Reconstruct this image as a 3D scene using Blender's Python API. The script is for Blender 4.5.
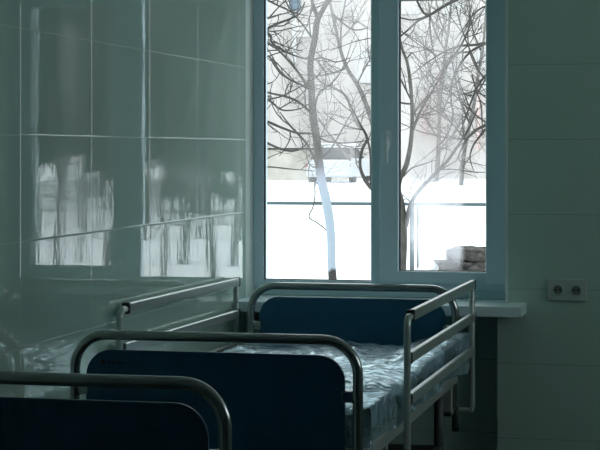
import bpy, bmesh, math, random
from mathutils import Vector, Matrix, noise
for o in list(bpy.data.objects):
    bpy.data.objects.remove(o)
SC = bpy.context.scene
COL = SC.collection
R = math.radians

# ------------------------------------------------------------------ camera
F = 1800.0                      # focal length in pixels of the 600 px wide frame
YAW = R(13.04)
CZ = 1.55                       # eye height; the horizon sits on image row 150
cd = bpy.data.cameras.new('camera')
cam = bpy.data.objects.new('camera', cd); COL.objects.link(cam)
cam.location = (0, 0, CZ); cam.rotation_euler = (R(90), 0, YAW)
cd.sensor_width = 36; cd.lens = F / 600 * 36; cd.shift_y = -75 / 600
cd.clip_start = 0.05; cd.clip_end = 500
SC.camera = cam
# ------------------------------------------------------------------ world (overcast sky)
W = bpy.data.worlds.new('world'); SC.world = W; W.use_nodes = True
wn = W.node_tree; wn.nodes.clear()
wo = wn.nodes.new('ShaderNodeOutputWorld'); wb = wn.nodes.new('ShaderNodeBackground')
tc = wn.nodes.new('ShaderNodeTexCoord'); nz = wn.nodes.new('ShaderNodeTexNoise'); rp = wn.nodes.new('ShaderNodeValToRGB')
nz.inputs['Scale'].default_value = 2.2; nz.inputs['Detail'].default_value = 4
rp.color_ramp.elements[0].position = .3; rp.color_ramp.elements[0].color = (.84, .92, 1, 1)
rp.color_ramp.elements[1].position = .7; rp.color_ramp.elements[1].color = (.97, 1, 1, 1)
wn.links.new(tc.outputs['Generated'], nz.inputs['Vector']); wn.links.new(nz.outputs['Fac'], rp.inputs['Fac'])
wn.links.new(rp.outputs['Color'], wb.inputs['Color']); wn.links.new(wb.outputs[0], wo.inputs[0])
wb.inputs['Strength'].default_value = 1.25
# ------------------------------------------------------------------ exposure
SC.view_settings.view_transform = 'Standard'; SC.view_settings.look = 'None'
SC.view_settings.gamma = 1; SC.view_settings.use_curve_mapping = False
SC.view_settings.exposure = 1.0
SC.cycles.max_bounces = 16; SC.cycles.diffuse_bounces = 10; SC.cycles.transparent_max_bounces = 24

# ------------------------------------------------------------------ materials
def mat(name, color, rough=.5, metal=0., spec=.5, coat=0.):
    m = bpy.data.materials.new(name); m.use_nodes = True
    b = m.node_tree.nodes['Principled BSDF']
    b.inputs['Base Color'].default_value = (*color, 1); b.inputs['Roughness'].default_value = rough
    b.inputs['Metallic'].default_value = metal; b.inputs['Specular IOR Level'].default_value = spec
    b.inputs['Coat Weight'].default_value = coat
    return m
def nodes(m): return m.node_tree.nodes, m.node_tree.links, m.node_tree.nodes['Principled BSDF']
def speckle(m, c1, c2, scale=8, bump=0., detail=4, rough=None, stretch=(1, 1, 1)):
    n, l, b = nodes(m)
    t = n.new('ShaderNodeTexCoord'); mp = n.new('ShaderNodeMapping'); x = n.new('ShaderNodeTexNoise'); r = n.new('ShaderNodeValToRGB')
    mp.inputs['Scale'].default_value = stretch
    x.inputs['Scale'].default_value = scale; x.inputs['Detail'].default_value = detail
    r.color_ramp.elements[0].position = .35; r.color_ramp.elements[0].color = (*c1, 1)
    r.color_ramp.elements[1].position = .65; r.color_ramp.elements[1].color = (*c2, 1)
    l.new(t.outputs['Object'], mp.inputs['Vector']); l.new(mp.outputs[0], x.inputs['Vector']); l.new(x.outputs['Fac'], r.inputs['Fac']); l.new(r.outputs[0], b.inputs['Base Color'])
    if bump:
        bp = n.new('ShaderNodeBump'); bp.inputs['Strength'].default_value = 1; bp.inputs['Distance'].default_value = bump
        l.new(x.outputs['Fac'], bp.inputs['Height']); l.new(bp.outputs[0], b.inputs['Normal'])
    return m
TZ, TH = 1.262, .335           # a grout line's height, tile height
TW = .66
def tile_mat(name, axis, off, color, grout, rough, wave, tilt):
    """glazed rectangular tiles laid in straight courses, from world position"""
    m = mat(name, color, rough); n, l, b = nodes(m); b.inputs['IOR'].default_value = 2.0
    g = n.new('ShaderNodeNewGeometry'); s = n.new('ShaderNodeSeparateXYZ'); l.new(g.outputs['Position'], s.inputs[0])
    def mth(op, a, c=None):
        k = n.new('ShaderNodeMath'); k.operation = op
        for i, v in enumerate((a, c)):
            if v is None: continue
            if isinstance(v, (int, float)): k.inputs[i].default_value = v
            else: l.new(v, k.inputs[i])
        return k.outputs[0]
    u = mth('DIVIDE', mth('SUBTRACT', s.outputs[axis], off), TW); v = mth('DIVIDE', mth('SUBTRACT', s.outputs['Z'], TZ), TH)
    def edge(t, size):           # distance in metres to the nearest joint
        fr = mth('FRACT', t); return mth('MULTIPLY', mth('MINIMUM', fr, mth('SUBTRACT', 1.0, fr)), size)
    d = mth('MINIMUM', edge(u, TW), edge(v, TH))
    mr = n.new('ShaderNodeMapRange'); l.new(d, mr.inputs['Value']); mr.inputs['From Min'].default_value = .0008; mr.inputs['From Max'].default_value = .0016
    mix = n.new('ShaderNodeMix'); mix.data_type = 'RGBA'; l.new(mr.outputs[0], mix.inputs['Factor'])
    mix.inputs[6].default_value = (*grout, 1)
    nz = n.new('ShaderNodeTexNoise'); nz.inputs['Scale'].default_value = 3.; nz.inputs['Detail'].default_value = 3
    l.new(g.outputs['Position'], nz.inputs['Vector'])
    mc = n.new('ShaderNodeMix'); mc.data_type = 'RGBA'; l.new(nz.outputs['Fac'], mc.inputs['Factor'])
    mc.inputs[6].default_value = (*[c * .94 for c in color], 1); mc.inputs[7].default_value = (*[min(1, c * 1.06) for c in color], 1)
    l.new(mc.outputs[2], mix.inputs[7]); l.new(mix.outputs[2], b.inputs['Base Color'])
    rr = n.new('ShaderNodeMapRange'); l.new(mr.outputs[0], rr.inputs['Value']); rr.inputs['To Min'].default_value = .7; rr.inputs['To Max'].default_value = rough
    l.new(rr.outputs[0], b.inputs['Roughness'])
    # pillowed tile edge + faint waviness of the glaze
    pe = n.new('ShaderNodeMapRange'); pe.interpolation_type = 'SMOOTHSTEP'; l.new(d, pe.inputs['Value']); pe.inputs['From Min'].default_value = .001; pe.inputs['From Max'].default_value = .004
    pe.inputs['To Max'].default_value = .0003
    mp = n.new('ShaderNodeMapping'); mp.inputs['Scale'].default_value = (9, 13, 3); l.new(g.outputs['Position'], mp.inputs['Vector'])
    w1 = n.new('ShaderNodeTexNoise'); w1.inputs['Scale'].default_value = 1.6; w1.inputs['Detail'].default_value = 3.5; w1.inputs['Roughness'].default_value = .55
    l.new(mp.outputs[0], w1.inputs['Vector'])
    h = mth('ADD', pe.outputs[0], mth('MULTIPLY', w1.outputs['Fac'], wave))
    bp = n.new('ShaderNodeBump'); bp.inputs['Strength'].default_value = 1; bp.inputs['Distance'].default_value = 1; l.new(h, bp.inputs['Height'])
    # every tile is set at its own tiny tilt
    cb = n.new('ShaderNodeCombineXYZ'); l.new(mth('FLOOR', u), cb.inputs[0]); l.new(mth('FLOOR', v), cb.inputs[1])
    wh = n.new('ShaderNodeTexWhiteNoise'); l.new(cb.outputs[0], wh.inputs['Vector'])
    sb = n.new('ShaderNodeVectorMath'); sb.operation = 'SUBTRACT'; l.new(wh.outputs['Color'], sb.inputs[0]); sb.inputs[1].default_value = (.5, .5, .5)
    sc = n.new('ShaderNodeVectorMath'); sc.operation = 'SCALE'; l.new(sb.outputs[0], sc.inputs[0]); sc.inputs['Scale'].default_value = tilt
    ad = n.new('ShaderNodeVectorMath'); ad.operation = 'ADD'; l.new(bp.outputs[0], ad.inputs[0]); l.new(sc.outputs[0], ad.inputs[1])
    nm = n.new('ShaderNodeVectorMath'); nm.operation = 'NORMALIZE'; l.new(ad.outputs[0], nm.inputs[0]); l.new(nm.outputs[0], b.inputs['Normal'])
    return m
TILE = (.50, .68, .60)
M = {}
M['tile_left'] = tile_mat('glazed tile left', 'Y', 7.29, TILE, (.50, .62, .56), .006, .00012, .003)
M['tile_far'] = tile_mat('glazed tile far', 'X', -.963, TILE, (.20, .26, .23), .16, .0003, .004)
M['plaster'] = speckle(mat('plaster', (.7, .76, .75), .8), (.68, .79, .75), (.72, .83, .79), 5)
M['ceiling'] = mat('ceiling paint', (.78, .88, .84), .9)
M['floor'] = speckle(mat('linoleum', (.2, .22, .2), .35), (.045, .055, .05), (.08, .09, .085), 30)
M['pvc'] = mat('white pvc', (.68, .86, .94), .3)
M['handle'] = mat('white handle', (.85, .95, .97), .25)
M['sill'] = mat('sill laminate', (.78, .92, .96), .28)
M['gasket'] = mat('black rubber', (.012, .014, .015), .6)
M['chrome'] = speckle(mat('brushed steel tube', (.42, .45, .44), .2, 1.), (.38, .41, .40), (.46, .49, .48), 12)
M['rail'] = mat('painted grey rail', (.52, .60, .56), .32, .35)
M['railbar'] = mat('anodised rail', (.50, .57, .55), .28, .5)
M['black'] = mat('black plastic', (.01, .011, .012), .5)
M['panel'] = speckle(mat('blue laminate', (.012, .11, .21), .42), (.010, .10, .195), (.014, .12, .225), 14)
M['bedframe'] = mat('painted bed frame', (.34, .40, .38), .4)
M['darkleg'] = mat('dark steel leg', (.07, .08, .08), .45)
M['rubber'] = mat('castor rubber', (.03, .03, .03), .7)
M['mattress'] = speckle(mat('mattress cloth', (.4, .5, .55), .7), (.40, .66, .80), (.56, .78, .88), 6)
M['plate'] = mat('socket plastic', (.48, .58, .54), .4)
M['well'] = mat('socket well', (.16, .2, .18), .5)
M['hole'] = mat('socket hole', (.006, .007, .007), .8)
M['brass'] = mat('socket earth clip', (.35, .36, .33), .35, 1.)
M['snow'] = speckle(mat('snow', (.9, .93, .96), .9), (.86, .90, .94), (.93, .95, .97), .7, .03)
M['bark'] = speckle(mat('bark', (.06, .05, .045), .9), (.028, .025, .022), (.06, .055, .05), 9, .02)
M['bark_grey'] = speckle(mat('grey bark', (.15, .14, .13), .9), (.034, .035, .028), (.075, .073, .06), 6, .02)
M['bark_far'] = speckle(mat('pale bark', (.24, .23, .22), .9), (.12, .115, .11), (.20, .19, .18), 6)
M['facade'] = speckle(mat('pale render', (.78, .74, .72), .9), (.44, .405, .39), (.66, .625, .60), .5, 0, 6, None, (1, 1, .25))
M['facade_trim'] = mat('facade trim', (.58, .57, .56), .9)
M['pink'] = mat('pinkish render', (.66, .52, .50), .9)
M['dglass'] = mat('facade glass', (.12, .17, .22), .1)
M['conc'] = speckle(mat('weathered concrete', (.4, .38, .34), .95), (.36, .33, .29), (.54, .51, .46), 1.2, .01)
M['slab'] = speckle(mat('grey slab', (.2, .2, .19), .95), (.015, .015, .014), (.085, .078, .07), 10, .06)
M['fence'] = mat('fence paint', (.05, .08, .09), .6)
M['needles'] = speckle(mat('dark needles', (.02, .03, .025), 1., 0, .1), (.012, .02, .017), (.03, .042, .034), 3)
M['car'] = mat('pale car paint', (.6, .63, .66), .3)
M['carglass'] = mat('car glass', (.05, .06, .07), .1)
M['tail'] = mat('tail lamp', (.3, .05, .05), .3)
# whitewashed trunk: lime coat with its own ragged lower and upper edge
m = mat('whitewashed bark', (.8, .85, .9), .9); n, l, b = nodes(m)
g = n.new('ShaderNodeNewGeometry'); s = n.new('ShaderNodeSeparateXYZ'); l.new(g.outputs['Position'], s.inputs[0])
nz = n.new('ShaderNodeTexNoise'); nz.inputs['Scale'].default_value = 7; nz.inputs['Detail'].default_value = 4; l.new(g.outputs['Position'], nz.inputs['Vector'])
ad = n.new('ShaderNodeMath'); ad.operation = 'MULTIPLY_ADD'; l.new(nz.outputs['Fac'], ad.inputs[0]); ad.inputs[1].default_value = .22; l.new(s.outputs['Z'], ad.inputs[2])
r = n.new('ShaderNodeValToRGB'); e = r.color_ramp.elements
mr = n.new('ShaderNodeMapRange'); l.new(ad.outputs[0], mr.inputs['Value']); mr.inputs['From Min'].default_value = -.6; mr.inputs['From Max'].default_value = 1.9
l.new(mr.outputs[0], r.inputs['Fac']); l.new(r.outputs[0], b.inputs['Base Color'])
BK = (.055, .051, .046, 1); WH = (.29, .34, .39, 1)
e[0].position = 0; e[0].color = (.035, .032, .03, 1); e[1].position = 1; e[1].color = BK
for p, c in ((.155, (.035, .032, .03, 1)), (.175, WH), (.60, WH), (.72, (.22, .26, .33, 1)), (.86, BK)):
    q = e.new(p); q.color = c
M['whitewash'] = m
# window glass: clear, faint mirror, with a milky film in the middle
def glass_mat(name, haze=None):
    m = bpy.data.materials.new(name); m.use_nodes = True; n = m.node_tree.nodes; l = m.node_tree.links; n.clear()
    o = n.new('ShaderNodeOutputMaterial'); t = n.new('ShaderNodeBsdfTransparent'); gl = n.new('ShaderNodeBsdfGlossy'); gl.inputs['Roughness'].default_value = .01
    t.inputs['Color'].default_value = (.96, .985, .98, 1)
    fr = n.new('ShaderNodeFresnel'); fr.inputs['IOR'].default_value = 1.3
    mx = n.new('ShaderNodeMixShader'); l.new(fr.outputs[0], mx.inputs[0]); l.new(t.outputs[0], mx.inputs[1]); l.new(gl.outputs[0], mx.inputs[2])
    out = mx.outputs[0]
    if haze:
        x0, x1, bot, top, amt = haze
        g = n.new('ShaderNodeNewGeometry'); s = n.new('ShaderNodeSeparateXYZ'); l.new(g.outputs['Position'], s.inputs[0])
        nz = n.new('ShaderNodeTexNoise'); nz.inputs['Scale'].default_value = 6; nz.inputs['Detail'].default_value = 5; l.new(g.outputs['Position'], nz.inputs['Vector'])
        def ramp(sock, a, c):
            k = n.new('ShaderNodeMapRange'); k.interpolation_type = 'SMOOTHSTEP'; k.inputs['From Min'].default_value = a; k.inputs['From Max'].default_value = c; l.new(sock, k.inputs['Value']); return k.outputs[0]
        def mul(a, c):
            k = n.new('ShaderNodeMath'); k.operation = 'MULTIPLY'
            l.new(a, k.inputs[0])
            if isinstance(c, float): k.inputs[1].default_value = c
            else: l.new(c, k.inputs[1])
            return k.outputs[0]
        wob = n.new('ShaderNodeMath'); wob.operation = 'MULTIPLY_ADD'; l.new(nz.outputs['Fac'], wob.inputs[0]); wob.inputs[1].default_value = .07; l.new(s.outputs['X'], wob.inputs[2])
        k = mul(ramp(wob.outputs[0], x0 + .02, x0 + .09), ramp(wob.outputs[0], x1 + .06, x1 + .02))
        k = mul(k, ramp(s.outputs['Z'], top, top - .12)); k = mul(k, ramp(s.outputs['Z'], bot, bot + .2)); k = mul(k, ramp(nz.outputs['Fac'], .1, .62)); k = mul(k, amt)
        tl = n.new('ShaderNodeBsdfRefraction'); tl.inputs['Color'].default_value = (.97, .98, 1, 1); tl.inputs['IOR'].default_value = 1.25; tl.inputs['Roughness'].default_value = .17
        m2 = n.new('ShaderNodeMixShader'); l.new(k, m2.inputs[0]); l.new(out, m2.inputs[1]); l.new(tl.outputs[0], m2.inputs[2]); out = m2.outputs[0]
    l.new(out, o.inputs[0]); return m
M['glass_a'] = glass_mat('pane with milky film left', (-1.93, -1.64, 1.28, 2.4, .2))
M['glass_b'] = glass_mat('pane with milky film right', (-1.40, -1.15, .9, 2.2, .3))
M['glass_c'] = glass_mat('clear pane')
# crumpled clear polythene
m = bpy.data.materials.new('polythene film'); m.use_nodes = True; n = m.node_tree.nodes; l = m.node_tree.links; n.clear()
o = n.new('ShaderNodeOutputMaterial'); t = n.new('ShaderNodeBsdfTransparent'); gl = n.new('ShaderNodeBsdfGlossy'); gl.inputs['Roughness'].default_value = .18
t.inputs['Color'].default_value = (.82, .94, .98, 1); gl.inputs['Color'].default_value = (.78, .94, 1, 1)
tl = n.new('ShaderNodeBsdfDiffuse'); tl.inputs['Color'].default_value = (.62, .86, .98, 1)
tcx = n.new('ShaderNodeTexCoord'); mp = n.new('ShaderNodeMapping'); mp.inputs['Scale'].default_value = (9, 14, 9); l.new(tcx.outputs['Object'], mp.inputs['Vector'])
nz = n.new('ShaderNodeTexNoise'); nz.inputs['Scale'].default_value = 1.5; nz.inputs['Detail'].default_value = 5; nz.inputs['Distortion'].default_value = .8; l.new(mp.outputs[0], nz.inputs['Vector'])
bp = n.new('ShaderNodeBump'); bp.inputs['Strength'].default_value = 1; bp.inputs['Distance'].default_value = .03; l.new(nz.outputs['Fac'], bp.inputs['Height']); l.new(bp.outputs[0], gl.inputs['Normal'])
fr = n.new('ShaderNodeFresnel'); fr.inputs['IOR'].default_value = 1.55; l.new(bp.outputs[0], fr.inputs['Normal'])
m1 = n.new('ShaderNodeMixShader'); m1.inputs[0].default_value = .38; l.new(t.outputs[0], m1.inputs[1]); l.new(tl.outputs[0], m1.inputs[2])
ma = n.new('ShaderNodeMath'); ma.operation = 'MULTIPLY_ADD'; ma.use_clamp = True; l.new(fr.outputs[0], ma.inputs[0]); ma.inputs[1].default_value = 1.6; ma.inputs[2].default_value = .12
m2 = n.new('ShaderNodeMixShader'); l.new(ma.outputs[0], m2.inputs[0]); l.new(m1.outputs[0], m2.inputs[1]); l.new(gl.outputs[0], m2.inputs[2]); l.new(m2.outputs[0], o.inputs[0])
M['film'] = m

# ------------------------------------------------------------------ helpers
def link(name, bm, material, parent=None, smooth=False):
    me = bpy.data.meshes.new(name); bm.normal_update(); bm.to_mesh(me); bm.free()
    me.materials.append(M[material] if isinstance(material, str) else material)
    if smooth:
        for p in me.polygons: p.use_smooth = True
    o = bpy.data.objects.new(name, me); COL.objects.link(o)
    if parent:
        o.parent = parent
    return o
def empty(name, loc=(0, 0, 0)):
    o = bpy.data.objects.new(name, None); o.location = loc; COL.objects.link(o); return o
def tag(o, label, cat, group=None, kind=None):
    o['label'] = label; o['category'] = cat
    if group: o['group'] = group
    if kind: o['kind'] = kind
    return o
def structure(o, label=None):
    o['kind'] = 'structure'
    if label: o['label'] = label
    return o
def box(bm, lo, hi, bev=0., seg=2):
    t = bmesh.new(); bmesh.ops.create_cube(t, size=1)
    for v in t.verts:
        v.co = Vector([lo[i] + (v.co[i] + .5) * (hi[i] - lo[i]) for i in range(3)])
    if bev: bmesh.ops.bevel(t, geom=list(t.edges), offset=bev, segments=seg, affect='EDGES', profile=.5)
    me = bpy.data.meshes.new('t'); t.to_mesh(me); t.free(); bm.from_mesh(me); bpy.data.meshes.remove(me); return bm
def tube(bm, pts, rad, sides=16, cap=True):
    pts = [Vector(p) for p in pts]; n = len(pts)
    rads = rad if isinstance(rad, (list, tuple)) else [rad] * n
    tang = []
    for i in range(n):
        d = pts[min(i + 1, n - 1)] - pts[max(i - 1, 0)]
        tang.append(d.normalized() if d.length > 1e-9 else Vector((0, 0, 1)))
    up = Vector((0, 0, 1)) if abs(tang[0].z) < .9 else Vector((0, 1, 0))
    nrm = (up - tang[0] * up.dot(tang[0])).normalized(); rings = []
    for i in range(n):
        nrm = nrm - tang[i] * nrm.dot(tang[i])
        nrm = nrm.normalized() if nrm.length > 1e-6 else tang[i].orthogonal().normalized()
        bn = tang[i].cross(nrm)
        rings.append([bm.verts.new(pts[i] + (nrm * math.cos(2 * math.pi * k / sides) + bn * math.sin(2 * math.pi * k / sides)) * rads[i]) for k in range(sides)])
    for i in range(n - 1):
        for k in range(sides):
            f = bm.faces.new((rings[i][k], rings[i][(k + 1) % sides], rings[i + 1][(k + 1) % sides], rings[i + 1][k])); f.smooth = True
    if cap:
        bm.faces.new(list(reversed(rings[0]))); bm.faces.new(rings[-1])
    return bm
def arc(c, a, b, rad, n=8):
    """points on a quarter turn about c from direction a to direction b"""
    a = Vector(a); b = Vector(b); c = Vector(c)
    return [c + (a * math.cos(t) + b * math.sin(t)) * rad for t in [math.pi / 2 * i / n for i in range(n + 1)]]
def prism(bm, outline, y0, y1, bev=0.):
    """outline in x,z, extruded along y"""
    t = bmesh.new()
    f = t.faces.new([t.verts.new((x, y0, z)) for x, z in outline])
    r = bmesh.ops.extrude_face_region(t, geom=[f])
    for v in r['geom']:
        if isinstance(v, bmesh.types.BMVert): v.co.y = y1
    bmesh.ops.recalc_face_normals(t, faces=list(t.faces))
    if bev:
        ed = [e for e in t.edges if len({round(v.co.y, 6) for v in e.verts}) == 1]
        bmesh.ops.bevel(t, geom=ed, offset=bev, segments=2, affect='EDGES')
    me = bpy.data.meshes.new('t'); t.to_mesh(me); t.free(); bm.from_mesh(me); bpy.data.meshes.remove(me); return bm
def rrect(x0, x1, z0, z1, rt, rb, n=8):
    pts = []
    for cx, cz, a0, r_ in ((x1 - rt, z1 - rt, 0, rt), (x0 + rt, z1 - rt, 90, rt), (x0 + rb, z0 + rb, 180, rb), (x1 - rb, z0 + rb, 270, rb)):
        for i in range(n + 1):
            t = R(a0 + 90 * i / n); pts.append((cx + r_ * math.cos(t), cz + r_ * math.sin(t)))
    return pts
def at(px, py, D):
    """world point that lies D metres ahead of the lens, seen at pixel px, py"""
    r_ = (px - 300) * D / F
    return Vector((r_ * math.cos(YAW) - D * math.sin(YAW), r_ * math.sin(YAW) + D * math.cos(YAW), CZ - (py - 150) * D / F))

# ------------------------------------------------------------------ the room
XL, XR, YB, YF, H = -2.13, 2.6, -1.6, 8.08, 3.05
YO = 8.40                                           # outer face of the far wall
WX0, WX1, WZ0, WZ1 = XL, -.922, .905, 2.36          # window opening
RY0, RY1, RZ0, RZ1 = 4.7, 7.4, 1.65, 2.95           # unseen window added in the right wall to let in more daylight
bm = bmesh.new(); box(bm, (XL - .25, YB - .2, -.2), (XR + .2, YO, 0)); structure(link('floor', bm, 'floor'), 'dark linoleum ward floor')
bm = bmesh.new(); box(bm, (XL - .25, YB - .2, H), (XR + .2, YO, H + .2)); structure(link('ceiling', bm, 'ceiling'), 'white painted ceiling')
bm = bmesh.new(); box(bm, (XL - .25, YB - .2, 0), (XL, YF, H)); structure(link('wall_left', bm, 'tile_left'), 'glossy green-grey tiled wall mirroring the window')
bm = bmesh.new()
box(bm, (XR, YB - .2, 0), (XR + .32, RY0, H)); box(bm, (XR, RY1, 0), (XR + .32, YO, H)); box(bm, (XR, RY0, 0), (XR + .32, RY1, RZ0)); box(bm, (XR, RY0, RZ1), (XR + .32, RY1, H))
structure(link('wall_right', bm, 'plaster'))
bm = bmesh.new(); box(bm, (XL, YB - .2, 0), (XR, YB, H)); structure(link('wall_back', bm, 'plaster'))
bm = bmesh.new()
box(bm, (XL, YF, WZ1), (XR, YO, H))                 # above the windows
box(bm, (-.963, YF, 0), (XR, YO, .819)); box(bm, (WX1, YF, .819), (XR, YO, WZ1))   # to the right of the window
box(bm, (XL, 8.22, 0), (-.963, YO, .819))           # back of the niche under the sill
box(bm, (XL, 8.2, .819), (WX1, YO, .868))
structure(link('wall_far', bm, 'tile_far'), 'green-grey tiled wall with the window and the socket')
bm = bmesh.new(); box(bm, (XL - .25, YF, 0), (XL, YO, H)); structure(link('trim_1', bm, 'plaster'), 'plastered reveal on the left of the window')
bm = bmesh.new(); box(bm, (WX1 - .004, YF - .004, .868), (WX1 + .008, YF + .06, WZ1), .002); structure(link('trim_2', bm, 'plaster'), 'pale corner strip on the right of the window')

# ------------------------------------------------------------------ window
def window(name, x0, x1, z0, z1, ga, gb, left):
    gx0, gx1, gz0, gz1 = left                        # glass of the fixed light
    bm = bmesh.new(); y0, y1 = 8.222, 8.30
    box(bm, (x0, y0, z0), (gx0, y1, z1), .004); box(bm, (gx1, y0, z0), (gx1 + .09, y1, z1), .004)
    box(bm, (x1 - .05, y0, z0), (x1 + .012, y1, z1), .004)
    box(bm, (x0, y0 + .001, z0), (x1, y1 - .001, gz0), .004); box(bm, (x0, y0 + .001, gz1), (x1, y1 - .001, z1), .004)
    box(bm, (x0, y0 + .02, .868), (x1, y1, z0), .002)   # lower packer above the sill
    w = structure(link(name, bm, 'pvc'), 'white plastic window with a fixed and an opening light')
    bm = bmesh.new(); box(bm, (gx0 - .006, 8.243, gz0 - .006), (gx1 + .006, 8.267, gz1 + .006)); p = link('pane', bm, ga, w)
    bm = bmesh.new(); t = .007
    for lo, hi in (((gx0 - .002, gz0), (gx0 + t, gz1)), ((gx1 - .003, gz0), (gx1 + .001, gz1)), ((gx0, gz0 - .002), (gx1, gz0 + .004)), ((gx0, gz1 - .004), (gx1, gz1 + .002))):
        box(bm, (lo[0], 8.236, lo[1]), (hi[0], 8.243, hi[1]))
    link('seal', bm, 'gasket', w)
    # opening sash
    sx0, sx1, sz0, sz1 = gx1 + .042, x1 - .02, z0 + .032, z1 - .032
    hx0, hx1, hz0, hz1 = sx0 + .09, x1 - .127, sz0 + .054, sz1 - .085
    bm = bmesh.new(); y0 = 8.20
    box(bm, (sx0, y0, sz0), (hx0, y1 - .02, sz1), .006); box(bm, (hx1, y0, sz0), (sx1, y1 - .02, sz1), .006)
    box(bm, (hx0 - .01, y0 + .0005, sz0), (hx1 + .01, y1 - .0205, hz0), .006); box(bm, (hx0 - .01, y0 + .0005, hz1), (hx1 + .01, y1 - .0205, sz1), .006)
    sash = link('sash', bm, 'pvc', w)
    bm = bmesh.new(); box(bm, (hx0 - .006, 8.243, hz0 - .006), (hx1 + .006, 8.267, hz1 + .006)); link('pane', bm, gb, sash)
    bm = bmesh.new()
    for lo, hi in (((hx0 - .001, hz0), (hx0 + .006, hz1)), ((hx1 - .003, hz0), (hx1 + .001, hz1)), ((hx0, hz0 - .001), (hx1, hz0 + .003)), ((hx0, hz1 - .003), (hx1, hz1 + .001))):
        box(bm, (lo[0], 8.23, lo[1]), (hi[0], 8.243, hi[1]))
    link('seal', bm, 'gasket', sash)
    hx = sx0 + .043; bm = bmesh.new()
    box(bm, (hx - .014, 8.192, 1.565), (hx + .014, 8.2, 1.64), .004)
    tube(bm, [(hx, 8.196, 1.60), (hx, 8.165, 1.60)], .009, 12)
    tube(bm, [(hx, 8.168, 1.606), (hx, 8.16, 1.595), (hx, 8.156, 1.57), (hx, 8.156, 1.49)], [.009, .0105, .01, .008], 12)
    link('handle', bm, 'handle', sash)
    return w
w1 = window('window_1', WX0, WX1 + .02, WZ0, WZ1, 'glass_a', 'glass_b', (-2.081, -1.566, .94, 2.30))
bm = bmesh.new(); box(bm, (XL, 7.85, .819), (-.83, 8.245, .867), .004); link('window_sill', bm, 'sill', w1)
bm = bmesh.new(); xw = XR + .14
for ya, yb, za, zb in ((RY0, RY0 + .07, RZ0, RZ1), (RY1 - .07, RY1, RZ0, RZ1), ((RY0 + RY1) / 2 - .06, (RY0 + RY1) / 2 + .06, RZ0, RZ1), (RY0, RY1, RZ0, RZ0 + .07), (RY0, RY1, RZ1 - .07, RZ1)):
    box(bm, (xw, ya, za), (xw + .07, yb, zb), .004)
w2 = structure(link('added_window', bm, 'pvc'))  # added out of view, to brighten the room
bm = bmesh.new(); box(bm, (xw + .03, RY0 + .06, RZ0 + .06), (xw + .05, RY1 - .06, RZ1 - .06)); link('pane', bm, 'glass_c', w2)
bm = bmesh.new(); box(bm, (XR - .12, RY0 - .08, RZ0 - .045), (xw + .02, RY1 + .08, RZ0), .004); link('window_sill', bm, 'sill', w2)

# ------------------------------------------------------------------ double socket
sx, sz = -.650, .927
sock = tag(empty('double_socket', (sx, YF, sz)), 'grey double wall socket right of the window sill', 'socket')
bm = bmesh.new(); box(bm, (-.088, -.011, -.049), (.088, 0, .049), .004)
pl = link('cover_plate', bm, 'plate', sock)
for k in (-.040, .040):
    bm = bmesh.new()
    n_ = 32; ring = []
    for r_, y in ((.027, -.0115), (.025, -.0145), (.0215, -.0145), (.0205, -.0112)):
        ring.append([bm.verts.new((k + r_ * math.cos(2 * math.pi * i / n_), y, r_ * math.sin(2 * math.pi * i / n_))) for i in range(n_)])
    for a, b2 in zip(ring, ring[1:]):
        for i in range(n_): bm.faces.new((a[i], a[(i + 1) % n_], b2[(i + 1) % n_], b2[i]))
    o1 = link('socket_ring', bm, 'plate', sock, True)
    bm = bmesh.new(); tube(bm, [(k, -.0108, 0), (k, -.0122, 0)], .0207, 32); o2 = link('socket_well', bm, 'well', sock)
    for dx in (-.0095, .0095):
        bm = bmesh.new(); tube(bm, [(k + dx, -.0120, 0), (k + dx, -.0128, 0)], .0042, 14); link('pin_hole', bm, 'hole', o2)
    for dz in (-.018, .018):
        bm = bmesh.new(); box(bm, (k - .003, -.0150, dz - .003), (k + .003, -.0118, dz + .003), .001); link('earth_clip', bm, 'brass', o2)

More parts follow.
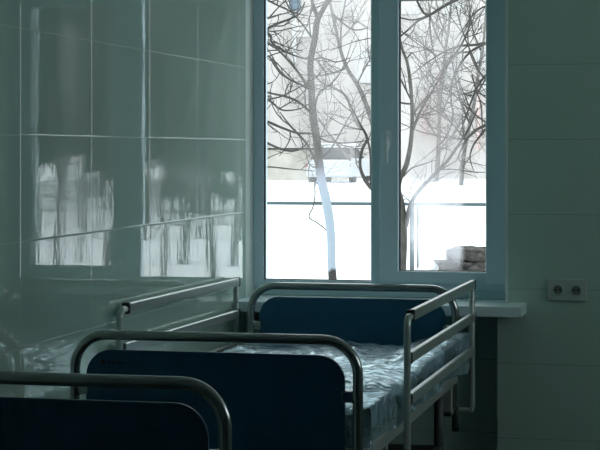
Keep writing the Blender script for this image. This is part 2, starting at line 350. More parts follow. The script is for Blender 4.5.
# ------------------------------------------------------------------ beds
def board(name, bed, x0, x1, y, ztop, front, mark=False):
    r_ = .0165; cr = .125; a, b2, zt = x0 + r_, x1 - r_, ztop - r_
    c = cr - r_
    pts = [(a, y, .34)] + [(a, y, .34 + (zt - c - .34) * i / 4) for i in range(1, 4)]
    pts += arc((a + c, y, zt - c), (-1, 0, 0), (0, 0, 1), c, 10) + arc((b2 - c, y, zt - c), (0, 0, 1), (1, 0, 0), c, 10)
    pts += [(b2, y, .34 + (zt - c - .34) * i / 4) for i in (3, 2, 1)] + [(b2, y, .34)]
    bm = tube(bmesh.new(), pts, r_, 20); t = link(name, bm, 'chrome', bed)
    bm = prism(bmesh.new(), rrect(x0 + .056, x1 - .058, .50, ztop - .064, .085, .03), y - .009, y + .009, .003)
    p = link('panel', bm, 'panel', t)
    for s, xa, xb in ((-1, x0 + .03, x0 + .066), (1, x1 - .068, x1 - .03)):
        for z in (ztop - .192, .56):
            bm = bmesh.new(); box(bm, (xa, y - .013, z - .018), (xb, y + .013, z + .018), .004)
            tube(bm, [((xa if s < 0 else xb) + (.008 * s), y, z - .02), ((xa if s < 0 else xb) + (.008 * s), y, z + .02)], .014, 12)
            link('bracket', bm, 'chrome' if z > .6 else 'bedframe', t)
    if mark:                                         # small dark emblem and lettering at the panel's upper left corner
        bm = bmesh.new(); z = ztop - .105; x = x0 + .105; yy = y - .0095
        prism(bm, [(x, z), (x + .010, z - .006), (x + .022, z), (x + .010, z + .010)], yy - .0006, yy + .0006)
        x += .03
        for k in range(5):
            box(bm, (x, yy - .0006, z - .005), (x + .0025, yy + .0006, z + .006)); box(bm, (x, yy - .0006, z + .004 - .004 * (k % 3)), (x + .007, yy + .0006, z + .006 - .004 * (k % 3)))
            if k != 2: box(bm, (x + .005, yy - .0006, z - .005), (x + .0072, yy + .0006, z + (.006 if k % 2 else .001)))
            x += .0105
        link('lettering', bm, 'black', p)
    return t
def bed(loc_y, x0, x1, yh, yf, ztop, label, rails, front_first):
    b_ = tag(empty('hospital_bed', (0, 0, 0)), label, 'bed', 'blue hospital beds along the tiled wall')
    board('headboard', b_, x0 + (.028 if rails else 0), x1, yh, ztop, 1); board('footboard', b_, x0, x1, yf, ztop, -1, True)
    lo, hi = min(yh, yf), max(yh, yf)
    bm = bmesh.new()
    for xx in (x0 + .005, x1 - .035): box(bm, (xx, lo + .012, .552), (xx + .03, hi - .012, .598), .004)
    for i in range(9):
        yy = lo + .12 + (hi - lo - .24) * i / 8; box(bm, (x0 + .03, yy - .02, .575), (x1 - .03, yy + .02, .592), .003)
    for yy in (lo + .02, hi - .05): box(bm, (x0 + .02, yy, .556), (x1 - .02, yy + .03, .594), .003)
    link('bed_frame', bm, 'bedframe', b_)
    bm = bmesh.new()
    for xx in (x0 + .05, x1 - .08): box(bm, (xx, lo + .1, .26), (xx + .03, hi - .1, .30), .004)
    for yy in (lo + .13, hi - .17): box(bm, (x0 + .05, yy, .262), (x1 - .05, yy + .04, .298), .004)
    link('base_frame', bm, 'darkleg', b_)
    for xx in (x0 + .065, x1 - .065):
        for yy in (lo + .16, hi - .16):
            bm = bmesh.new(); tube(bm, [(xx, yy, .13), (xx, yy, .56)], .02, 14); lg = link('leg', bm, 'darkleg', b_)
            bm = bmesh.new(); tube(bm, [(xx - .016, yy, .062), (xx + .016, yy, .062)], .06, 24)
            box(bm, (xx - .024, yy - .014, .06), (xx - .018, yy + .014, .135), .002); box(bm, (xx + .018, yy - .014, .06), (xx + .024, yy + .014, .135), .002); box(bm, (xx - .024, yy - .02, .122), (xx + .024, yy + .02, .14), .003)
            link('castor', bm, 'rubber', lg)
    for s, x in rails:
        ya, yb = (6.1, 7.775) if s > 0 else (6.16, 7.765); r_ = .0125; zt = .976
        rl = None
        for k, z in enumerate((zt, .833, .690)):
            y0 = ya + (.082 if k == 0 else .034); y1 = yb + .022
            bm = bmesh.new(); box(bm, (x - .0115, y0, z - .019), (x + .0115, y1, z + .019), .006, 3)
            bar = link('rail_bar' if rl else 'side_rail', bm, 'railbar', rl or b_); rl = rl or bar
            for a, c in ((y0 - .022, y0 + .004), (y1 - .004, y1 + .012)):
                bm = bmesh.new(); box(bm, (x - .0135, a, z - .0205), (x + .0135, c, z + .0205), .004); link('end_cap', bm, 'black', rl)
        bm = bmesh.new(); xa, xb = min(x - s * .11, x - s * .07), max(x - s * .11, x - s * .07)
        pts = [(x - s * .09, ya, .44), (x - s * .02, ya, .44), (x - s * .004, ya, .442), (x, ya, .46), (x, ya, .7), (x, ya, .9)] + arc((x, ya + .035, zt - .038), (0, -1, 0), (0, 0, 1), .035, 8) + [(x, ya + .075, zt - .002)]
        tube(bm, pts, r_, 16); box(bm, (xa, ya - .02, .42), (xb, ya + .02, .60), .003); link('rail_post', bm, 'rail', rl)
        bm = bmesh.new()
        tube(bm, [(x - s * .09, yb, .43), (x - s * .02, yb, .43), (x - s * .004, yb, .432), (x, yb, .45), (x, yb, .7), (x, yb, .945), (x, yb, .955)], [r_, r_, r_, r_, r_, r_, .006], 16)
        box(bm, (xa, yb - .14, .42), (xb, yb - .10, .60), .003); box(bm, (xa, yb - .14, .42), (xb, yb + .014, .444), .003); link('rail_post', bm, 'rail', rl)
        for ob in [rl] + list(rl.children):
            for v in ob.data.vertices: v.co.z -= (.010 if s > 0 else .016) * (v.co.y - ya) / (yb - ya)
    return b_
bx0, bx1 = -2.05, -1.08
bed(0, bx0, bx1, 7.70, 5.54, .968, 'bed under the window with side rails and a plastic-wrapped mattress', ((-1, -2.092), (1, -1.035)), True)
bed(0, -2.085, -1.1275, 4.15, 2.05, 1.006, 'nearest bed at lower left showing only its rounded board', (), False)
# mattress still in its wrapping
mt = tag(empty('mattress', (0, 0, .60)), 'pale mattress wrapped in crumpled clear plastic on the railed bed', 'mattress')
bm = bmesh.new(); box(bm, (bx0 + .06, 5.60, 0), (bx1 - .05, 7.65, .105), .03, 4); link('mattress_core', bm, 'mattress', mt, True)
def film():
    bm = bmesh.new(); x0, x1, y0, y1 = bx0 + .055, bx1 - .025, 5.575, 7.668
    # profile across the bed: up one side, over, down the other
    prof = []
    for i in range(13): prof.append((x0 - .006, .005 + .10 * i / 12, -1, 0))
    for i in range(1, 60): prof.append((x0 + (x1 - x0) * i / 60, .112, 0, 1))
    for i in range(15): prof.append((x1 + .004, .112 - .115 * i / 14, 1, 0))
    ny = 150; rows = []
    for j in range(ny + 1):
        y = y0 + (y1 - y0) * j / ny; row = []; e = min(j, ny - j) / 6
        drop = .03 * max(0, 1 - e) ** 2
        for (x, z, nx, nzv) in prof:
            p = Vector((x * 4.2, y * 3.2, z * 5)); q = Vector((x * 13, y * 9, z * 14))
            k = noise.noise(p) * .024 + (abs(noise.noise(q)) - .2) * .034 + (abs(noise.noise(q * 2.1)) - .2) * .016
            side = min(1, max(0, (x - (x1 - .22)) / .22))             # the loose edge puffs up on the open side
            puff = side * (.022 + .045 * noise.noise(Vector((x * 6, y * 4, 3)))) + side * max(0, (y - 7.1) / .46) * .035
            v = Vector((x + nx * (max(k, -.004) + .004 + (abs(puff) * .8 if nx > 0 else 0)), y, z + nzv * (max(k * .8, -.004) + .004 + max(puff, -.005)) - (drop if nzv else 0)))
            if nx > 0: v.z += puff * .8 * max(0, z / .11)
            if nx < 0: v.x = max(v.x, XL + .07)
            row.append(bm.verts.new(v))
        rows.append(row)
    for a, b2 in zip(rows, rows[1:]):
        for i in range(len(a) - 1): bm.faces.new((a[i], a[i + 1], b2[i + 1], b2[i]))
    for row, s in ((rows[0], -1), (rows[-1], 1)):                     # gathered ends
        low = [bm.verts.new(Vector((v.co.x, v.co.y + s * .006 + .012 * noise.noise(v.co * 20), min(v.co.z, .012)))) for v in row]
        for i in range(len(row) - 1):
            try: bm.faces.new((row[i], row[i + 1], low[i + 1], low[i]))
            except ValueError: pass
    return link('plastic_wrap', bm, 'film', mt, True)
film()

# ------------------------------------------------------------------ outdoors
def ground(y):
    return -.5 if y < 32 else -.5 + .88 * min(1, (y - 32) / 25) + (.06 * min(1, (y - 66) / 60) if y > 66 else 0)
bm = bmesh.new(); rows = []
ys = [8.5 + i * 1.5 for i in range(16)] + [33 + 2.5 * i for i in range(40)]
for y in ys:
    rows.append([bm.verts.new((x, y, ground(y) + .04 * noise.noise(Vector((x * .2, y * .2, 0))) - (.0 if y > 12 else .1))) for x in range(-70, 91, 4)])
for a, b2 in zip(rows, rows[1:]):
    for i in range(len(a) - 1): bm.faces.new((a[i], a[i + 1], b2[i + 1], b2[i]))
sn = link('snow_ground', bm, 'snow', None, True); structure(sn, 'snow-covered yard outside the window')

# pale building behind the trees
D = 72
fx0, fx1, fy = -44., 6., 72.
fac = tag(empty('building', (-15, fy, .4)), 'pale apartment building beyond the snowy yard', 'building')
def fbox(name, px0, px1, py0, py1, dep, material, parent, bev=.0, base=fy):
    a = at(px0, py0, 1); b2 = at(px1, py1, 1); k = (base - .0)
    xa = a.x / a.y * k; xb = b2.x / b2.y * k; za = CZ + (a.z - CZ) / a.y * k; zb = CZ + (b2.z - CZ) / b2.y * k
    bm = bmesh.new(); box(bm, (xa + 15, dep[0], zb - .4), (xb + 15, dep[1], za - .4), bev); return link(name, bm, material, parent)
bm = bmesh.new(); box(bm, (fx0 + 15, 0, -.5), (fx1 + 15, 12, 16)); link('wall', bm, 'facade', fac)
bm = bmesh.new(); box(bm, (fx0 + 14.5, -.3, 15.6), (fx1 + 15.5, 12.5, 16.3)); link('roof', bm, 'facade_trim', fac)
wins = [(290, 301, -38, 11), (343, 353, -34, 8), (356, 371, 52, 82), (404, 418, -36, 12), (446, 462, -36, 12), (446, 460, 52, 92), (478, 492, 52, 92), (232, 246, -36, 12), (232, 246, 52, 92), (180, 194, 52, 92), (180, 194, -36, 12)]
for i, (a, b2, c, d) in enumerate(wins):
    wv = fbox('window', a - 2, b2 + 2, c - 2, d + 2, (-.08, .02), 'facade_trim', fac)
    fbox('pane', a, b2, c, d, (-.10, -.07), 'dglass' if i == 0 else 'facade_trim', wv)
for a, b2, c, d in ((422, 428, 95, 136), (437, 441, 72, 150), (477, 480, 70, 150)): fbox('pilaster', a, b2, c, d, (-.25, .02), 'pink', fac)
fbox('upright_strip', 293, 297, 12, 62, (-.14, -.01), 'facade_trim', fac)  # narrow grey upright strip raised from the wall
# air conditioner unit
c = at(306, 30, 1); c = c / c.y * fy; cz = CZ + (at(306, 30, 1).z - CZ) / at(306, 30, 1).y * fy
ac = tag(empty('air_conditioner', (c.x, fy, cz)), 'round-fan air conditioner unit on the pale building wall', 'air conditioner')
bm = bmesh.new(); box(bm, (-.34, -.34, -.30), (.34, -.02, .30), .03); link('casing', bm, 'facade', ac)
bm = bmesh.new(); tube(bm, [(0, -.36, 0), (0, -.33, 0)], .22, 24); link('fan_grille', bm, 'facade_trim', ac)
# low wall in front of it and a parked car
lw = tag(empty('low_wall', (-17, 68, .35)), 'low weathered concrete wall across the back of the snowy yard', 'wall')
bm = bmesh.new(); box(bm, (-8, -.15, -.2), (3.1, .15, 1.22), .02)
link('wall_body', bm, 'conc', lw)
bm = bmesh.new(); box(bm, (-8.05, -.2, 1.22), (3.15, .2, 1.28), .03); link('coping', bm, 'slab', lw)
cp = at(340, 178, 65.2); gz = ground(cp.y)
car = tag(empty('car', (cp.x, cp.y, gz)), 'pale parked car seen end-on behind the whitewashed tree', 'car')
bm = bmesh.new()
def loft(bm, secs):
    rows = [[bm.verts.new((x, y, z)) for x, z in rrect(-w / 2, w / 2, z0, z1, r_, .08, 5)] for (y, w, z0, z1, r_) in secs]
    for a, b2 in zip(rows, rows[1:]):
        for i in range(len(a)):
            f = bm.faces.new((a[i], a[(i + 1) % len(a)], b2[(i + 1) % len(a)], b2[i])); f.smooth = True
    bm.faces.new(list(reversed(rows[0]))); bm.faces.new(rows[-1]); bmesh.ops.recalc_face_normals(bm, faces=list(bm.faces))
loft(bm, [(-2.0, 1.45, .3, .74, .12), (-1.9, 1.62, .22, .82, .15), (-1.3, 1.68, .2, .88, .15), (1.5, 1.68, .2, .86, .15), (2.0, 1.5, .3, .72, .12)])
bd = link('body', bm, 'car', car)
bm = bmesh.new(); loft(bm, [(-1.75, 1.42, .78, .86, .03), (-1.2, 1.22, .78, 1.30, .12), (.3, 1.22, .78, 1.32, .12), (1.0, 1.4, .78, .88, .04)]); cb = link('cabin', bm, 'carglass', car)
bm = bmesh.new(); loft(bm, [(-1.25, 1.2, 1.22, 1.34, .05), (-1.1, 1.24, 1.20, 1.42, .1), (.3, 1.24, 1.20, 1.42, .1), (.45, 1.2, 1.22, 1.34, .05)]); o = link('roof', bm, 'snow', car); o['label'] = 'snow-covered roof'
for x in (-.72, .72):
    for y in (-1.25, 1.3):
        bm = bmesh.new(); tube(bm, [(x - .09, y, .29), (x + .09, y, .29)], .29, 20); link('wheel', bm, 'rubber', car)
    bm = bmesh.new(); box(bm, (x - .12, -1.96, .56), (x + .06, -1.88, .70), .02); link('tail_lamp', bm, 'tail', car)

# pipe fence
FY = 30.2
fn = tag(empty('fence', (-6, FY, ground(FY))), 'thin blue-grey pipe fence across the snow', 'fence')
rail_z = CZ - 54 * 30.6 / F - ground(FY)
bm = bmesh.new(); tube(bm, [(-8, 0, rail_z), (8, 0, rail_z)], .028, 12); link('top_rail', bm, 'fence', fn)
for px in (130, 252, 412, 572):
    x = at(px, 0, 1); x = x.x / x.y * FY + 6
    bm = bmesh.new(); tube(bm, [(x, 0, -.15), (x, 0, rail_z)], .04, 12); link('post', bm, 'fence', fn)
x = at(417.5, 0, 1); x = x.x / x.y * FY + 6
bm = bmesh.new(); tube(bm, [(x, .03, -.15), (x, .03, rail_z)], .02, 10); link('brace', bm, 'fence', fn)

# stacked grey slabs with snow
def slab(lab, px0, px1, py0, py1, D, dy, seed):
    a = at(px0, py1, D); b2 = at(px1, py0, D); rnd = random.Random(seed)
    bm = bmesh.new(); cx = (a.x + b2.x) / 2; box(bm, (a.x - cx, -.45, 0), (b2.x - cx, .45, b2.z - a.z), .02)
    bmesh.ops.subdivide_edges(bm, edges=list(bm.edges), cuts=7, use_grid_fill=True)
    for v in bm.verts: v.co += Vector((noise.noise(v.co * 9 + Vector((seed, 0, 0))), noise.noise(v.co * 9 + Vector((0, seed, 0))), .5 * noise.noise(v.co * 11 + Vector((0, 0, seed))))) * .11
    o = link('stone_slab', bm, 'slab'); o.location = (cx, a.y + dy, a.z); o.rotation_euler.z = R(rnd.uniform(-6, 6))
    tag(o, lab, 'slab', 'grey slabs stacked in the snow'); return o
slab('lowest and widest grey slab of the stack in the snow', 428, 530, 284, 299, 25, 0, 1)
slab('grey slab second from the bottom of the outdoor stack', 432, 524, 271, 284, 25, .03, 2)
slab('grey slab second from the top of the outdoor stack', 440, 520, 260, 271, 25, .06, 3)
slab('topmost short grey slab of the outdoor stack', 452, 516, 248, 260, 25, .1, 4)
bm = bmesh.new(); bmesh.ops.create_icosphere(bm, subdivisions=4, radius=1)
for v in bm.verts:
    k = 1 + .22 * noise.noise(v.co * 2.2); v.co = Vector((v.co.x * .26 * k, v.co.y * .5 * k, max(v.co.z, -.2) * .2 * k))
o = link('snow_heap', bm, 'snow', None, True); p = at(440, 266, 25); o.location = (p.x - .05, p.y + .15, p.z - .01); tag(o, 'snow heaped over the left end of the grey slabs', 'snow', kind='stuff')

# ------------------------------------------------------------------ trees
def smooth(pts, n=5):
    out = []
    for i in range(len(pts) - 1):
        p0 = pts[max(i - 1, 0)]; p1 = pts[i]; p2 = pts[i + 1]; p3 = pts[min(i + 2, len(pts) - 1)]
        for k in range(n):
            t = k / n
            out.append(tuple(.5 * ((2 * b2) + (-a + c) * t + (2 * a - 5 * b2 + 4 * c - d) * t * t + (-a + 3 * b2 - 3 * c + d) * t ** 3) for a, b2, c, d in zip(p0, p1, p2, p3)))
    out.append(tuple(pts[-1])); return out
def twigs(bm, P, Rr, rnd, per_m, length, level, up):
    L = sum((P[i + 1] - P[i]).length for i in range(len(P) - 1)); n = int(L * per_m + rnd.random())
    for _ in range(n):
        i = rnd.randrange(1, len(P) - 1); d = (P[i + 1] - P[i - 1]).normalized(); ax = d.orthogonal().normalized()
        ax.rotate(Matrix.Rotation(rnd.uniform(0, 6.283), 3, d)); q = (d * rnd.uniform(.3, 1) + ax * rnd.uniform(.6, 1.)).normalized()
        ln = length * rnd.uniform(.45, 1.2); p = P[i].copy(); pts = [p.copy()]; k = 6; curl = Vector((rnd.uniform(-1, 1), rnd.uniform(-1, 1), rnd.uniform(-.6, 1))) * .16
        for j in range(k):
            q = (q + curl + Vector((rnd.uniform(-1, 1), rnd.uniform(-1, 1), rnd.uniform(-1, 1))) * .14 + Vector((0, 0, up))).normalized(); p = p + q * ln / k; pts.append(p.copy())
        r0 = min(Rr[i] * .7, .0045 * length / .5 + .003); rr = [r0 * (1 - .6 * j / k) for j in range(k + 1)]
        tube(bm, pts, rr, 4, False)
        if level > 1: twigs(bm, pts, rr, rnd, per_m * 1.5, length * .5, level - 1, up)
def tree(name, label, D, trunk, branches, material, bmat, seed, per_m=2.5, length=.55, level=2, up=.04, spread=.25, group=None):
    """trunk and branches are limbs given as (column, row, half-width) at distance D; every limb also bends towards or away from the house"""
    rnd = random.Random(seed)
    base = at(trunk[0][0], trunk[0][1], D); gz = ground(base.y) - .03
    t = tag(empty(name, (base.x, base.y, gz)), label, 'tree', group)
    def limb(st, wander):
        st = smooth(st); a, b2 = rnd.uniform(-1, 1) * wander, rnd.uniform(-1, 1) * wander; n = len(st); P = []; Rr = []
        for i, (x, y, r_) in enumerate(st):
            u = i / max(1, n - 1); dd = D * (1 + 0) + a * u + b2 * u * u
            P.append(at(x, y, dd) - t.location); Rr.append(max(.1, r_) * (.8 if wander else 1) * dd / F)
        return P, Rr
    P, Rr = limb(trunk, .0)
    P[0].z = 0
    bm = tube(bmesh.new(), P, Rr, 12); link('trunk', bm, material, t)
    for st in branches:
        P, Rr = limb(st, spread * D * .1); bm = tube(bmesh.new(), P, Rr, 7)
        twigs(bm, P, Rr, rnd, per_m, length, level, up); link('branch', bm, bmat, t)
    return t
tree('whitewashed_tree', 'bare tree with a whitewashed lower trunk in the left pane', 28,
     [(333, 283, 4.3), (331.5, 262, 4.2), (331, 235, 4.4), (327, 205, 4.7), (320.5, 175, 4.6), (317.5, 145, 4.1), (313, 115, 4), (311.5, 88, 3.5), (310.5, 62, 3.2), (315, 38, 3.2), (317.5, 20, 3), (324, 8, 2.4), (331, -6, 2.4), (340, -40, 1.8), (346, -90, 1)],
     [[(318, 19, 2.6), (313, 5, 2.2), (308, -15, 2), (298, -60, 1.2), (292, -100, .6)],
      [(310, 90, 1.6), (300, 84, 1.3), (289, 79, 1.2), (279, 70, 1.1), (273, 58, 1), (266, 46, .8), (258, 30, .5)],
      [(309, 88, 1.9), (298, 72, 1.6), (288, 60, 1.5), (276, 48, 1.3), (264, 40, 1.1), (250, 30, .7)],
      [(312, 114, 1.8), (300, 103, 1.5), (287, 97, 1.4), (270, 93, 1.3), (262, 90, 1), (248, 80, .6)],
      [(312, 60, 1.1), (322, 58, .9), (336, 62, .8), (350, 58, .6)],
      [(314, 110, 1.3), (319, 93, 1.1), (328, 86, .9), (338, 76, .8), (346, 60, .6), (352, 40, .4)],
      [(320, 172, 1.6), (314, 158, 1.6), (306, 143, 1.5), (296, 132, 1.4), (287, 122, 1.2), (280, 112, .6)],
      [(318, 160, 1.2), (330, 150, 1), (343, 128, .8), (352, 112, .5)],
      [(326, 193, 1.1), (321, 187, 1), (315, 182, .9), (315, 195, .8), (313, 207, .8), (309, 217, .8), (316, 222, .8), (323, 227, .8), (327, 231, .6)],
      [(312, 38, 1.2), (303, 25, 1.1), (292, 12, .9), (283, -4, .7)]],
     'whitewash', 'bark_grey', 5, 2.2, 1.0, 3)
tree('forked_tree', 'dark forked tree whose trunk stands beside the window mullion', 26,
     [(402, 292, 4.6), (402, 268, 4.4), (403, 245, 4.2), (403, 222, 4), (401, 203, 3.6), (398, 190, 3.2), (400, 178, 2.8), (406, 166, 2.6), (410, 148, 2.3), (412, 128, 2.1), (412, 106, 1.9), (410, 80, 1.8), (407, 62, 1.5), (402, 48, 1.3), (396, 20, .9), (392, -20, .6)],
     [[(406, 226, 3.2), (409, 210, 3), (415, 196, 2.6), (425, 184, 2.4), (437, 172, 2.2), (448, 160, 2), (457, 147, 1.8), (468, 130, 1.4), (478, 108, 1)],
      [(398, 191, 2.6), (385, 196, 2.6), (373, 190, 2.6), (364, 178, 2.4), (360, 165, 2), (362, 150, 1.9), (367, 138, 1.7), (360, 124, 1.3), (352, 108, .8)],
      [(371, 186, 1.8), (371, 165, 1.7), (370, 150, 1.5), (366, 136, 1.3), (359, 122, .9)],
      [(413, 130, 1.8), (420, 112, 1.7), (430, 95, 1.6), (441, 76, 1.6), (452, 58, 1.5), (462, 44, 1.2), (472, 20, .8)],
      [(412, 116, 1.6), (424, 100, 1.4), (438, 90, 1.1), (452, 86, .8), (462, 76, .5)],
      [(406, 60, 1), (412, 53, .8), (418, 60, .6), (424, 66, .4)],
      [(404, 176, 1), (412, 168, .9), (424, 164, .8), (436, 160, .6)],
      [(437, 172, 1), (447, 166, .9), (457, 160, .7), (466, 150, .5)],
      [(411, 100, 1.2), (403, 84, 1), (396, 70, .7)], [(411, 104, 1.3), (402, 103, 1.2), (394, 100, .9)]],
     'bark_grey', 'bark', 8, 2.6, .9, 3)
tree('near_tree', 'dark bare tree reaching in from the left edge of the window', 21,
     [(232, 330, 8), (233, 260, 7.5), (236, 190, 7), (238, 120, 6.5), (236, 60, 5.5), (232, 0, 4), (230, -60, 2)],
     [[(238, 60, 2.2), (254, 40, 1.9), (267, 29, 1.8), (279, 23, 1.6), (290, 19, 1.4), (300, 13, 1), (305, 3, .6)],
      [(235, 20, 2), (254, -4, 1.6), (267, 0, 1.4), (277, 5, 1.2), (286, 9, 1.1), (294, 13, 1), (300, 9, .8), (305, 2, .5)],
      [(238, 50, 2), (258, 30, 1.7), (270, 35, 1.5), (271, 41, 1.4), (276, 46, 1.3), (286, 52, 1.2), (302, 58, 1), (316, 60, .7), (330, 62, .4)],
      [(237, 35, 2), (255, 22, 1.8), (272, 17, 1.4), (281, 14, .9)],
      [(239, 120, 2.4), (256, 120, 2), (268, 122, 1.8), (280, 127, 1.6), (297, 133, 1.4), (313, 134, 1.3), (326, 141, 1.1), (341, 143, 1), (358, 142, .8), (374, 139, .5)],
      [(238, 140, 2.2), (256, 138, 1.8), (269, 144, 1.6), (281, 149, 1.5), (292, 151, 1.3), (302, 148, 1), (309, 140, .5)],
      [(238, 105, 2.2), (258, 96, 1.7), (270, 101, 1.5), (282, 110, 1.1), (299, 109, .8), (309, 104, .5)],
      [(237, 175, 1.8), (256, 168, 1.3), (270, 167, 1), (290, 169, .8), (315, 171, .5)],
      [(238, 80, 2), (258, 62, 1.6), (268, 56, 1.3), (275, 66, 1.2), (281, 74, 1), (290, 80, .8), (300, 85, .5)]],
     'bark', 'bark', 12, 3.5, .7, 2, .05)
tree('overhanging_tree', 'dark bare tree whose boughs hang in from the right edge of the window', 22,
     [(536, 320, 9), (534, 250, 8), (531, 180, 7.5), (528, 110, 7), (530, 50, 6), (534, -10, 4), (538, -70, 2)],
     [[(530, -30, 2.6), (500, -22, 2.4), (476, -8, 2.2), (456, 0, 2.1), (441, 8, 2), (430, 15, 1.9), (418, 21, 1.5), (408, 30, 1.3), (401, 36, 1.1), (394, 44, .6)],
      [(430, 15, 1.9), (424, 13, 1.7), (418, 3, 1.4), (412, -10, 1)],
      [(426, 17, 1.4), (413, 20, 1.2), (401, 18, 1), (392, 18, .6)],
      [(529, 52, 2.6), (505, 44, 2.2), (488, 43, 2), (474, 45, 1.7), (460, 46, 1.4), (448, 50, 1.2), (434, 58, 1), (420, 68, .7), (410, 76, .4)],
      [(487, 43, 1.5), (473, 50, 1.5), (463, 60, 1.3), (457, 70, 1.2), (452, 82, 1.1), (451, 100, 1), (453, 116, .9), (448, 134, .8), (441, 144, .5)],
      [(528, 60, 2), (500, 62, 1.6), (485, 76, 1.5), (476, 90, 1.4), (470, 105, 1.2), (464, 122, 1), (458, 140, .7)],
      [(472, 75, 1), (476, 90, 1), (481, 105, 1), (482, 120, .8), (483, 138, .5)],
      [(527, 110, 2.4), (505, 112, 2.2), (488, 124, 2), (476, 130, 1.8), (467, 139, 1.6), (461, 150, 1.2), (457, 160, .7)],
      [(488, 126, 1.7), (480, 136, 1.5), (473, 146, 1.2), (470, 158, .8), (474, 172, .4)],
      [(528, 90, 2), (505, 92, 1.6), (490, 82, 1.2), (478, 70, 1), (470, 52, .9), (468, 30, .8), (474, 10, .5)],
      [(529, 30, 2), (505, 14, 1.6), (488, 6, 1.3), (474, 14, 1), (464, 28, .8), (455, 40, .5)],
      [(528, 100, 1.8), (500, 104, 1.4), (486, 98, 1), (474, 86, .7)]],
     'bark', 'bark', 21, 2.2, 1.0, 3, -.01)
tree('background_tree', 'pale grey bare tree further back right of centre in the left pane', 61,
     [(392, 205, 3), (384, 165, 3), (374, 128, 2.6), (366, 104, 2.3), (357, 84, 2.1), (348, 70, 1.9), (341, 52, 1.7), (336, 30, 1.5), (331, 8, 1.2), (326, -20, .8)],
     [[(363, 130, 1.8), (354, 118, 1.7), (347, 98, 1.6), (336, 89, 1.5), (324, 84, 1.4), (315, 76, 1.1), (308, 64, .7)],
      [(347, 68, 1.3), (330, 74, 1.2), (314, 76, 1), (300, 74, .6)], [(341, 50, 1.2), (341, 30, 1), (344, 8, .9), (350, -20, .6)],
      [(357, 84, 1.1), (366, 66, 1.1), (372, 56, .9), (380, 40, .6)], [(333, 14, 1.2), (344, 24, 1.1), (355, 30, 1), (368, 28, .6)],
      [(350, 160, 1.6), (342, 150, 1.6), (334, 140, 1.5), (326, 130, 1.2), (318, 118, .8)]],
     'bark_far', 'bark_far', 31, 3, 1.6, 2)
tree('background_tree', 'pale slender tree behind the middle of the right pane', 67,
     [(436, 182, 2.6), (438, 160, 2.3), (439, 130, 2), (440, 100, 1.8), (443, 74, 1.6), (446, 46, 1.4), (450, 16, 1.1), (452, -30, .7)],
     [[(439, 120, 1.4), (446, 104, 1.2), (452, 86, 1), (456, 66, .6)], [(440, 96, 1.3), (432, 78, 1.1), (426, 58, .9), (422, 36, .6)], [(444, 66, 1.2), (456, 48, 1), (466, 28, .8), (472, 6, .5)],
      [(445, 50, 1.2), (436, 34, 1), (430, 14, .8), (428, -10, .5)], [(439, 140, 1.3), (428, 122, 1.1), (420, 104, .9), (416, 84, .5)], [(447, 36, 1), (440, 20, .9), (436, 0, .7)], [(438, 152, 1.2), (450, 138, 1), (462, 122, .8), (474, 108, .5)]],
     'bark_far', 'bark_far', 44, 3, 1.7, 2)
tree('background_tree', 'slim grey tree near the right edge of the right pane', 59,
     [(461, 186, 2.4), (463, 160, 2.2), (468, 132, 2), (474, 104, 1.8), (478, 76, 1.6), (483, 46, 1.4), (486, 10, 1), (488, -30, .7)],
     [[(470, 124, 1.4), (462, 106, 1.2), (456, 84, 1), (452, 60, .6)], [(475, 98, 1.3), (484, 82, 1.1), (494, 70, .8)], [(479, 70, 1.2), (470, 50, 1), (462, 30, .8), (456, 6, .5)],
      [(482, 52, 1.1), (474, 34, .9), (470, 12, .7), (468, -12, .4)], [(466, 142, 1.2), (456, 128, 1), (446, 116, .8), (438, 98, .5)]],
     'bark_far', 'bark_grey', 57, 3, 1.6, 2)

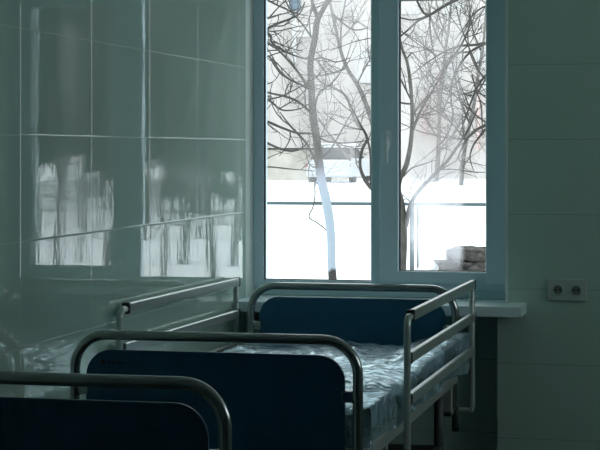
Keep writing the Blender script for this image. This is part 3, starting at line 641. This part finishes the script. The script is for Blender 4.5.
# dark conifers to the right of the yard (the tiles mirror them)
def conifer(x, y, h, w, z0, seed):
    rnd = random.Random(seed); gz = ground(y) - .05
    t = tag(empty('conifer', (x, y, gz)), 'tall dark conifer mirrored in the glossy tiles', 'tree', 'conifers mirrored in the tiled wall')
    bm = tube(bmesh.new(), [(0, 0, 0), (.03, 0, h * .4), (0, .02, h * .95)], [.13, .10, .02], 10); link('trunk', bm, 'bark', t)
    bm = bmesh.new(); n = 15; S = 26
    for k in range(n):
        u = k / n; za = z0 + (h - z0) * u; zb = za + (h - z0) / n * 2.4; ra = w * (1 - u) ** .75 * rnd.uniform(.8, 1.15)
        ctr = bm.verts.new((0, 0, min(zb, h))); ring = []
        for s in range(S):
            a = 2 * math.pi * (s + rnd.uniform(-.3, .3)) / S; r_ = ra * (rnd.uniform(.85, 1.15) if s % 2 else rnd.uniform(.45, .7)); ring.append(bm.verts.new((r_ * math.cos(a), r_ * math.sin(a), za - (.3 if s % 2 else -.1) * rnd.uniform(.2, 1.3))))
        for s in range(S): bm.faces.new((ctr, ring[s], ring[(s + 1) % S]))
    link('foliage', bm, 'needles', t)
rc = random.Random(3)
for row, (y, deg, step, n_) in enumerate(((45, 14.0, 2.5, 6), (51, 12.9, 2.2, 7), (57, 13.9, 1.95, 7))):
    for i in range(n_):
        yy = y + rc.uniform(-.5, .5); u = R(deg + step * i + rc.uniform(-.12, .12))
        conifer(-4.26 + yy * math.tan(u), yy, rc.uniform(11, 15), rc.uniform(.90, 1.05), rc.uniform(.2, 1.8) + .2 * row, 100 + 10 * row + i)

for deg, yy in ((20.7, 63.5), (21.6, 65), (19.2, 65)):
    conifer(-4.26 + yy * math.tan(R(deg)), yy, 15.5, 1.0, 1.2, int(yy * 10 + deg))
for i in range(24):
    y = (27.5, 36.5, 31, 40)[i % 4] + rc.uniform(-.5, .5); u = R(14.5 + 8.6 * i / 23 + rc.uniform(-.12, .12)); x = -4.26 + y * math.tan(u); h = rc.uniform(7, 10)
    t = tag(empty('sapling', (x, y, ground(y) - .05)), 'slender dark bare tree mirrored in the glossy tiles', 'tree', 'slender bare trees mirrored in the tiled wall')
    P = [Vector((rc.uniform(-.1, .1) * k, rc.uniform(-.1, .1) * k, h * k / 6)) for k in range(7)]; r0 = rc.uniform(.045, .085); Rr = [r0 * (1 - .13 * k) for k in range(7)]
    link('trunk', tube(bmesh.new(), P, Rr, 7), 'bark', t)
    bm = bmesh.new(); twigs(bm, P, Rr, rc, 5, .6, 2, .05); link('twigs', bm, 'bark', t)['kind'] = 'stuff'
